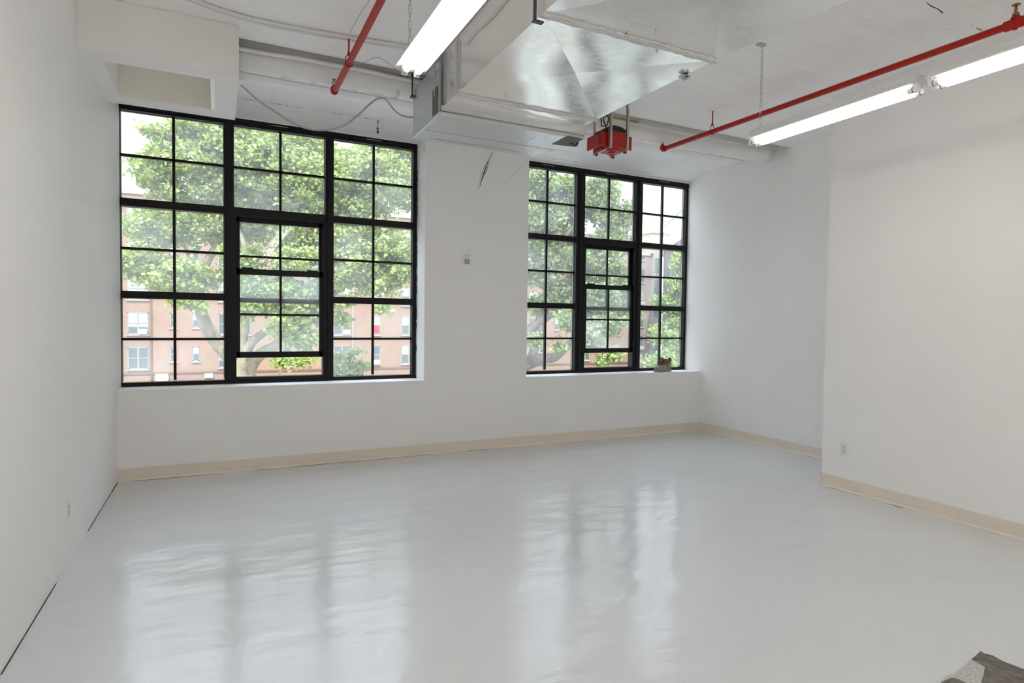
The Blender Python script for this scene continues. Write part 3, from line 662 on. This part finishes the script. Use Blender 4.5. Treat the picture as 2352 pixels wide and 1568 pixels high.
MB().box((c1.x, YB-.026, c1.z), (c2.x, YB-.024, c2.z)).build('display', M['screen'], th)
MB().box((c1.x+.008, YB-.0255, c2.z+.035), (c2.x-.006, YB-.024, c2.z+.043)).box((c1.x+.003, YB-.0255, c2.z+.014), (c2.x, YB-.024, c2.z+.019)).build('label_strip', M['strut'], th)

# ---------------------------------------------------------------- boot on the sill
def boot():
    c = P(1523, 851, 2, ZS); c.y = 6.52; c.x = P(1523, 848, 1, 6.52).x
    r = empty('work_boot', (c.x, c.y, ZS), 'worn brown leather work boot with open top standing on the right window sill', 'boot')
    tan = mat('scuffed_tan_leather', (.33,.27,.215), .7, noise=.35, nscale=18, bump=.004, bscale=40)
    brn = mat('brown_leather', (.16,.075,.035), .6, noise=.4, nscale=14, bump=.004, bscale=30)
    drk = mat('dark_boot_lining', (.025,.022,.02), .9)
    sole = mat('dusty_grey_sole', (.30,.29,.27), .8, noise=.2, nscale=30)
    def T(u, v_, z): # u along the boot, toe at -u
        a = math.radians(8); return (c.x+u*math.cos(a)-v_*math.sin(a), c.y+u*math.sin(a)+v_*math.cos(a), ZS+z)
    def ring(u0, u1, hw, z, z2=None, toe=.55):
        pts = []; n = 28
        for k in range(n):
            t = 2*math.pi*k/n; cu = math.cos(t); sv = math.sin(t)
            u = (u0+u1)/2-(u1-u0)/2*math.copysign(abs(cu)**.75, cu)
            s_ = (u-u0)/(u1-u0); wd = hw*(.86+.22*math.cos((s_-.22)*4.2)) 
            v_ = wd*math.copysign(abs(sv)**.85, sv)
            zz = z+((z2-z)*s_ if z2 is not None else 0); pts.append(T(u, v_, zz))
        return pts
    def loft(rs, mi=0, cap0=True, cap1=True):
        m = MB(); n = len(rs[0]); vs = [p for q in rs for p in q]
        fs = [(i*n+k, i*n+(k+1)%n, (i+1)*n+(k+1)%n, (i+1)*n+k) for i in range(len(rs)-1) for k in range(n)]
        if cap0: fs.append(tuple(range(n))[::-1])
        if cap1: fs.append(tuple((len(rs)-1)*n+k for k in range(n)))
        return m.add(vs, fs, mi, True)
    loft([ring(-.165,.158,.056,0), ring(-.17,.163,.060,.006), ring(-.17,.162,.060,.022), ring(-.163,.156,.055,.028)]).build('sole', sole, r)
    loft([ring(-.160,.154,.054,.026), ring(-.162,.155,.055,.045), ring(-.155,.153,.053,.060,.075), ring(-.135,.150,.050,.070,.092), ring(-.105,.148,.048,.078,.102), ring(-.072,.146,.046,.086,.112), ring(-.045,.144,.045,.098,.120)]).build('upper', tan, r)
    cuff = loft([ring(-.05,.145,.046,.095,.118), ring(-.035,.142,.045,.125,.135), ring(-.032,.145,.047,.155,.150), ring(-.036,.150,.051,.178,.165), ring(-.030,.144,.045,.182,.168), ring(-.026,.138,.041,.15,.14), ring(-.02,.13,.036,.11,.11)], cap0=False)
    cuff.build('shaft', brn, r, label='dark brown open ankle collar')
    fl_ = MB(); 
    fl_.add([T(-.052,-.028,.10),T(-.052,.028,.10),T(-.048,.036,.165),T(-.03,.03,.197),T(-.03,-.02,.203),T(-.05,-.034,.17),T(-.043,-.028,.10),T(-.043,.028,.10),T(-.038,.036,.165),T(-.022,.03,.195),T(-.022,-.02,.2),T(-.04,-.034,.17)],
        [(0,1,2,3,4,5),(11,10,9,8,7,6),(0,6,7,1),(1,7,8,2),(2,8,9,3),(3,9,10,4),(4,10,11,5),(5,11,6,0)]); fl_.build('tongue', brn, r, bevel=.003)
    MB().add([T(.115,-.03,.15),T(.152,-.025,.15),T(.158,.0,.18),T(.14,.02,.19),T(.115,.01,.188),T(.11,-.03,.18)]+[T(.115,-.02,.15),T(.148,-.015,.15),T(.150,.01,.178),T(.135,.028,.186),T(.118,.02,.184),T(.112,-.02,.178)],
        [(0,1,2,3,4,5),(11,10,9,8,7,6),(0,6,7,1),(1,7,8,2),(2,8,9,3),(3,9,10,4),(4,10,11,5),(5,11,6,0)]).build('heel_pull', drk, r, bevel=.003)
    la = MB()
    for i in range(4):
        u = -.105+.017*i; z = .088+.012*i
        la.tube([T(u,-.03,z-.008),T(u+.004,0,z+.008),T(u,.03,z-.006)], .0025, 6)
    la.tube([Vector(T(*q)) for q in [(-.06,-.03,.12),(-.085,-.045,.17),(-.07,-.05,.19),(-.055,-.045,.16),(-.09,-.055,.11),(-.12,-.05,.07)]], .0022, 6)
    la.tube(smooth([Vector(T(*q)) for q in [(.05,-.05,.17),(.085,-.062,.15),(.09,-.066,.10),(.07,-.066,.05),(.065,-.066,.012)]], 4), .0025, 6)
    la.build('laces', drk, r)
boot()

# ---------------------------------------------------------------- outside: ground, buildings
MB().box((-120,7.6,-11.4),(220,300,-11)).build('ground', M['ground'], kind='structure')
FYA = 57.0
def bwin(parent, xa, xb, za, zb, kind='double', ac=False, y=FYA, sill=True, fill=None):
    f = MB(); t = .07; dy = .12
    f.box((xa-.02, y-.01, za-.02), (xb+.02, y+.0, zb+.02))
    f.box((xa,y-.04,za),(xa+t,y-.01,zb)).box((xb-t,y-.04,za),(xb,y-.01,zb)).box((xa,y-.04,zb-t),(xb,y-.01,zb)).box((xa,y-.04,za),(xb,y-.01,za+t))
    zm = (za+zb)/2; f.box((xa,y-.045,zm-.035),(xb,y-.01,zm+.035))
    if kind == 'double': xm = (xa+xb)/2; f.box((xm-.06,y-.05,za),(xm+.06,y-.01,zb))
    if sill: f.box((xa-.08,y-.14,za-.12),(xb+.08,y,za-.02), 1)
    w_ = f.build('window', [M['winframe'], M['stone']], parent)
    lo = MB().box((xa+t,y-.022,za+t),(xb-t,y-.012,zb-t)); lo.build('pane', M['pane'], w_)
    if random.random() < .65 or fill: 
        up = MB().box((xa+t,y-.026,zm+.035) if random.random() < .8 else (xa+t,y-.026,zm-.3),(xb-t,y-.023,zb-t)); up.build('blind', M['paneblind'], w_)
    if fill: MB().box((xa+t,y-.03,za+t),(xb-t,y-.023,zm-.035)).build('curtain', M['redcurtain'], w_, label='red curtain')
    if ac:
        ax = xb-.38 if kind == 'double' else (xa+xb)/2
        q = MB().box((ax-.30,y-.42,za+.02),(ax+.30,y-.02,za+.42)).box((ax-.2,y-.425,za+.1),(ax+.2,y-.42,za+.35), 1); q.build('air_conditioner', [M['ac'], M['acgrille']], w_)
    return w_
bA = empty('apartment_building', (14, FYA+6, -11), 'long salmon brick apartment building behind the trees, with window air conditioners', 'building')
MB().box((-22,FYA,-11),(44.3,FYA+12,11.3)).build('wall', M['brickA'], bA)
MB().box((-22.2,FYA-.15,11.3),(44.5,FYA+12.2,11.6)).build('parapet', M['stone'], bA)
bands = MB()
bands.box((-22,FYA-.10,-3.22),(44.3,FYA,-3.08)).box((-22,FYA-.16,-4.05),(44.3,FYA,-3.9)); bands.build('brick_band', M['band'], bA)
MB().tube([(-4.85,FYA-.08,-11),(-4.85,FYA-.08,11)], .06, 8).build('drain_pipe', M['band'], bA)
MB().tube([(11.35,FYA-.08,-11),(11.35,FYA-.08,11)], .05, 8).build('drain_pipe', M['stone'], bA)
MB().box((-4.55,FYA-.45,-3.75),(-3.65,FYA,-3.2)).build('wall_box', M['ac'], bA); MB().box((.0-1.0,FYA-.4,-3.6),(-.35,FYA,-3.25)).build('wall_box', M['acgrille'], bA)
rowz = [(-2.76,-.99),(.07,1.83),(2.88,4.64),(5.70,7.45),(8.50,10.25)]
dbl = [(-15.8,-14.2),(-11.6,-10.1),(-6.5,-5.05),(9.62,11.15),(16.0,17.5),(23.2,24.7),(29.9,31.0),(36.5,37.7)]
sgl = [(.06,.95),(1.78,2.62),(5.2,6.0),(13.15,13.95),(19.9,20.7),(26.6,27.4),(31.3,31.9),(40.9,41.85)]
sml = [(-3.52,-3.06),(-1.88,-1.38),(33.1,33.6)]
for ri, (za, zb) in enumerate(rowz):
    for i, (a, b) in enumerate(dbl): bwin(bA, a, b, za, zb, 'double', ac=random.random() < .6 or (i == 3 and ri == 1))
    for i, (a, b) in enumerate(sgl): bwin(bA, a, b, za, zb, 'single', ac=(random.random() < .4 and not (i == 3 and ri == 1)) or (i == 3 and ri == 0), fill=(i == 3 and ri == 1))
    for a, b in sml: bwin(bA, a, b, zb-1.2, zb, 'small')

bB = empty('apartment_building', (48, 66, -11), 'pale pink brick building beyond the right window with a peach rooftop block', 'building')
MB().box((44.6,62,-11),(50.3,74,10.4)).build('wall', M['brickB'], bB)
MB().box((44.6,61.85,10.1),(50.3,62,10.5)).build('cornice', M['stone'], bB)
MB().box((49.95,61.6,10.4),(53.9,72,13.0)).build('rooftop_block', M['peach'], bB, label='peach rooftop block')
MB().box((49.8,61.4,13.0),(54.05,72.2,13.3)).build('rooftop_cornice', M['stone'], bB)
g_ = MB().box((50.3,61.5,-11),(51.5,63,10.8)); g_.build('stair_bay', M['stone'], bB)
for k in range(-2, 6): MB().box((50.42,61.42,-4.0+2.8*k-2),(51.38,61.5,-4.0+2.8*k-.2)).build('bay_window', M['greenbay'], bB)
for k in range(5):
    za = -1.9+2.85*k; bwin(bB, 48.2, 49.2, za, za+1.8, 'single', ac=k in (0,2), y=62.0); bwin(bB, 45.2, 46.1, za, za+1.8, 'single', y=62.0)
bC = empty('wing_building', (46, 51, -11), 'grey brick wing in shade at the right with a white railing along its roof', 'building')
A_, B__ = Vector((51.6,61.2,0)), Vector((39.5,40.9,0)); dr = (B__-A_).normalized(); nr = Vector((-dr.y, dr.x, 0)); nr = nr if nr.x > 0 else -nr
def wallbox(m, a, b, th, z0, z1, off=0, mi=0):
    a = a-nr*off; b = b-nr*off; vs = [a, b, b+nr*th, a+nr*th]
    return m.hexa([(*v_[:2], z0) for v_ in vs]+[(*v_[:2], z1) for v_ in vs], mi)
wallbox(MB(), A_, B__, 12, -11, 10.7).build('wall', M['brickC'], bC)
wallbox(MB(), A_, B__, .3, 10.7, 12.1, .05).build('roof_parapet', M['tower'], bC)
rr = MB()
for i in range(15): p = A_.lerp(B__, i/14); wallbox(rr, p, p+dr*.12, .12, 12.1, 14.0)
wallbox(rr, A_, B__, .1, 13.9, 14.0); rr.build('railing', M['acgrille'], bC)
for i in range(6):
    for k in range(5):
        p = A_+dr*(3+i*3.4); wallbox(MB(), p, p+dr*1.1, .05, -1.9+2.85*k, -.2+2.85*k, .03).build('window', M['pane'], bC)
        if (i+k) % 3 == 0: wallbox(MB(), p+dr*.2, p+dr*.8, .4, -1.9+2.85*k, -1.45+2.85*k, .4).build('air_conditioner', M['ac'], bC)
tw = empty('tower_block', (118, 172, -11), 'very pale distant tower block showing above the trees', 'building')
t_ = MB(); a, b = D(1404, 424, 200), D(1426, 424, 198)
def prism(m, a, b, depth, z0, z1, mi=0):
    d = Vector((b.x-a.x, b.y-a.y, 0)).normalized(); n = Vector((-d.y, d.x, 0)); n = n if n.y > 0 else -n
    vs = [Vector((a.x,a.y,0)), Vector((b.x,b.y,0)), Vector((b.x,b.y,0))+n*depth, Vector((a.x,a.y,0))+n*depth]
    return m.hexa([(*v_[:2], z0) for v_ in vs]+[(*v_[:2], z1) for v_ in vs], mi)
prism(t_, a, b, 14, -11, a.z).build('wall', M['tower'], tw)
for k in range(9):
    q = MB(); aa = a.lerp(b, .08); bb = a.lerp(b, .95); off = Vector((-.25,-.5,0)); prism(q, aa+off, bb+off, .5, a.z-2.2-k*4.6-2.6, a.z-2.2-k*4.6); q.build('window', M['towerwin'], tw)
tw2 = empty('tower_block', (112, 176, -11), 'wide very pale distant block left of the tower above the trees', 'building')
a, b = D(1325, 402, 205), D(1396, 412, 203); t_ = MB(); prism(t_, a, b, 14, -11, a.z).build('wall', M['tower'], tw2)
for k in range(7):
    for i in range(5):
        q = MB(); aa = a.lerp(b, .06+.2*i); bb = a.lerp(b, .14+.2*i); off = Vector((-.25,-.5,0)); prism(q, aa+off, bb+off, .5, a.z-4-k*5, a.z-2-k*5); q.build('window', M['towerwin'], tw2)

# ---------------------------------------------------------------- trees
rng = np.random.default_rng(11)
def foliage(name, blobs, m, parent, leaf=.15, dens=1.0, clump=.34):
    """leafy crown: every blob is filled with small clumps of bent five-sided leaves"""
    V, Fc = [], []; base = 0
    for (c, r) in blobs:
        c = np.array(c); r = np.array(r, float)
        nc = max(3, int(dens*13*(r[0]*r[1]*r[2])**(2/3)/clump**1.2))
        d = rng.normal(size=(nc,3)); d /= np.linalg.norm(d, axis=1)[:,None]
        cc = c + d*r*(rng.uniform(.25,1,(nc,1))**.5)
        nl = int(34*dens+18)
        L = np.repeat(cc, nl, 0); k = len(L)
        o = rng.normal(size=(k,3))*clump*np.array([.55,.55,.36]); p = L+o
        s_ = leaf*rng.uniform(.6,1.25,(k,1))
        nrm = rng.normal(size=(k,3))*.75+np.array([-.1,-.45,.8]); nrm /= np.linalg.norm(nrm, axis=1)[:,None]
        t = rng.normal(size=(k,3)); t -= nrm*(t*nrm).sum(1)[:,None]; t /= np.linalg.norm(t, axis=1)[:,None]; b = np.cross(nrm, t)
        v_ = np.stack([p-t*s_*.55, p-t*s_*.12+b*s_*.48-nrm*s_*.1, p+t*s_*.30+b*s_*.28, p+t*s_*.6, p+t*s_*.30-b*s_*.28, p-t*s_*.12-b*s_*.48-nrm*s_*.1], 1)
        V.append(v_.reshape(-1,3)); 
        f = np.arange(k)[:,None]*6+base; Fc.append(np.concatenate([f+np.array([[0,1,2,3]]), f+np.array([[0,3,4,5]])], 0)); base += k*6
    V = np.concatenate(V); Fc = np.concatenate(Fc)
    me = bpy.data.meshes.new(name); me.vertices.add(len(V)); me.vertices.foreach_set('co', V.ravel())
    me.loops.add(Fc.size); me.loops.foreach_set('vertex_index', Fc.ravel().astype(np.int32))
    me.polygons.add(len(Fc)); me.polygons.foreach_set('loop_start', (np.arange(len(Fc))*4).astype(np.int32)); me.polygons.foreach_set('loop_total', np.full(len(Fc),4,np.int32))
    me.materials.append(m); me.update(calc_edges=True); me.validate()
    o = bpy.data.objects.new(name, me); S.collection.objects.link(o); o.parent = parent
    o.matrix_basis = parent.matrix_basis.inverted(); return o
def pb_(px, py, dep, rpx, rpy, rd=None):
    k = dep/FPX; return (D(px,py,dep), (rpx*k, (rd if rd else rpx*k*.8), rpy*k))
def limb(m, pts, r0, r1):
    p = smooth(pts, 5); n = len(p); m.tube(p, [r0+(r1-r0)*i/(n-1) for i in range(n)], 12); return m
DT = 25.0
def pt(x, y, d=DT): return D(x, y, d)
t1 = empty('plane_tree', pt(560,1200), 'tall leafy plane tree filling the left window, pale mottled trunk forking low', 'tree', 'trees outside the windows')
g = t1.location; tr = MB()
g0 = Vector((pt(560,900).x, pt(560,900).y, -11))
limb(tr, [g0, pt(565,960), pt(562,880), pt(566,850)], .62, .40)
limb(tr, [pt(562,870), pt(545,845), pt(520,810), pt(490,775), pt(468,735), pt(458,690), pt(462,640), pt(476,600), pt(500,560)], .38, .14)
limb(tr, [pt(462,650), pt(440,600), pt(420,560), pt(380,520)], .12, .05)
limb(tr, [pt(566,870), pt(578,838), pt(600,812), pt(640,788), pt(690,740), pt(740,690), pt(790,660)], .30, .10)
limb(tr, [pt(566,858), pt(566,820), pt(575,790), pt(605,765), pt(640,750)], .26, .12)
limb(tr, [pt(555,850), pt(560,760), pt(575,680), pt(600,600), pt(640,540), pt(680,480), pt(700,420)], .22, .06)
limb(tr, [pt(575,660), pt(560,560), pt(520,480), pt(490,420)], .14, .05)
limb(tr, [pt(600,600), pt(560,630), pt(585,560)], .08, .04)
limb(tr, [pt(330,420), pt(350,405), pt(380,392), pt(420,380)], .03, .05)
tr.build('trunk', M['bark'], t1)
bl = [pb_(470,410,26,150,85), pb_(620,400,26,140,95), pb_(560,330,26,120,50), pb_(760,440,26,120,85), pb_(870,430,25,90,80), pb_(900,360,26,70,50), pb_(430,330,26,70,45),
      pb_(350,400,25,42,28), pb_(395,350,25,40,22), pb_(350,300,25,20,14), pb_(440,285,25,35,12), pb_(320,370,25,22,10), pb_(520,300,26,50,20), pb_(700,340,27,70,45), pb_(820,370,27,60,30),
      pb_(360,520,25,75,45), pb_(470,520,25,80,45), pb_(330,600,24,50,45), pb_(430,630,23.5,75,35), pb_(380,645,24,60,25), pb_(560,590,24,50,30), pb_(600,520,26,80,50),
      pb_(700,540,25,70,55), pb_(690,600,23.5,70,25), pb_(800,560,25,90,60), pb_(880,560,24.5,70,55), pb_(830,620,24,60,35), pb_(920,600,24,30,40), pb_(885,655,24,35,18), pb_(770,640,24,40,30),
      pb_(620,650,24,60,35), pb_(680,690,23.5,65,45), pb_(660,750,23,45,35), pb_(700,775,23.5,40,22), pb_(600,700,23.5,35,22), pb_(560,720,23.2,12,14), pb_(740,715,24,25,30), pb_(780,730,24,25,14), pb_(430,695,23,35,12),
      pb_(700,830,22,20,8), pb_(640,828,22,8,8), pb_(845,670,24,15,8), pb_(880,712,23,12,7), pb_(800,690,23.5,18,10)]
foliage('foliage', bl, M['leafA'], t1, dens=1.0)

t2 = empty('plane_tree', D(1180,1200,27), 'leafy plane tree behind the left part of the right window, dark leaning limbs', 'tree', 'trees outside the windows')
tr = MB(); e = 27
limb(tr, [Vector((D(1150,900,e).x, D(1150,900,e).y, -11)), D(1160,900,e), D(1170,820,e)], .6, .4)
limb(tr, [D(1170,850,e), D(1200,790,e), D(1215,760,e), D(1235,742,e), D(1260,725,e), D(1300,690,e), D(1330,640,e)], .30, .12)
limb(tr, [D(1150,860,e), D(1200,842,e), D(1240,824,e), D(1272,820,e), D(1295,802,e), D(1320,780,e), D(1360,740,e)], .32, .12)
limb(tr, [D(1240,745,e), D(1241,770,e), D(1215,830,e)], .14, .2)
limb(tr, [D(1235,742,e), D(1260,650,e), D(1290,560,e), D(1340,490,e)], .16, .05)
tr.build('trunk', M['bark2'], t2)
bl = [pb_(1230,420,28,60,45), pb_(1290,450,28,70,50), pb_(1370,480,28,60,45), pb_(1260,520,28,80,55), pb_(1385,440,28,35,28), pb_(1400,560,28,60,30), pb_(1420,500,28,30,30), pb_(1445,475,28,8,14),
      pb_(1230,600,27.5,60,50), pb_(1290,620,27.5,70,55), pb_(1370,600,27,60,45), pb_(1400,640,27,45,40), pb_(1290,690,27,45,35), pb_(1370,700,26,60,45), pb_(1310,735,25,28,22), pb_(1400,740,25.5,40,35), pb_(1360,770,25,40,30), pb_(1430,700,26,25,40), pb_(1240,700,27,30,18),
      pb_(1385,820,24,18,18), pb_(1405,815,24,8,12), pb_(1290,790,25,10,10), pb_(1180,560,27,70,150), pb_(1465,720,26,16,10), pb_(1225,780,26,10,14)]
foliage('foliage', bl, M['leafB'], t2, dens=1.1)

t3 = empty('street_tree', D(1560,1100,30), 'fresh green tree in front of the shaded grey wing at the right end', 'tree', 'trees outside the windows')
tr = MB(); e = 30
limb(tr, [Vector((D(1560,900,e).x, D(1560,900,e).y, -11)), D(1558,860,e), D(1550,780,e), D(1552,700,e), D(1560,600,e)], .3, .06)
limb(tr, [D(1553,800,e), D(1530,770,e), D(1515,740,e)], .1, .04)
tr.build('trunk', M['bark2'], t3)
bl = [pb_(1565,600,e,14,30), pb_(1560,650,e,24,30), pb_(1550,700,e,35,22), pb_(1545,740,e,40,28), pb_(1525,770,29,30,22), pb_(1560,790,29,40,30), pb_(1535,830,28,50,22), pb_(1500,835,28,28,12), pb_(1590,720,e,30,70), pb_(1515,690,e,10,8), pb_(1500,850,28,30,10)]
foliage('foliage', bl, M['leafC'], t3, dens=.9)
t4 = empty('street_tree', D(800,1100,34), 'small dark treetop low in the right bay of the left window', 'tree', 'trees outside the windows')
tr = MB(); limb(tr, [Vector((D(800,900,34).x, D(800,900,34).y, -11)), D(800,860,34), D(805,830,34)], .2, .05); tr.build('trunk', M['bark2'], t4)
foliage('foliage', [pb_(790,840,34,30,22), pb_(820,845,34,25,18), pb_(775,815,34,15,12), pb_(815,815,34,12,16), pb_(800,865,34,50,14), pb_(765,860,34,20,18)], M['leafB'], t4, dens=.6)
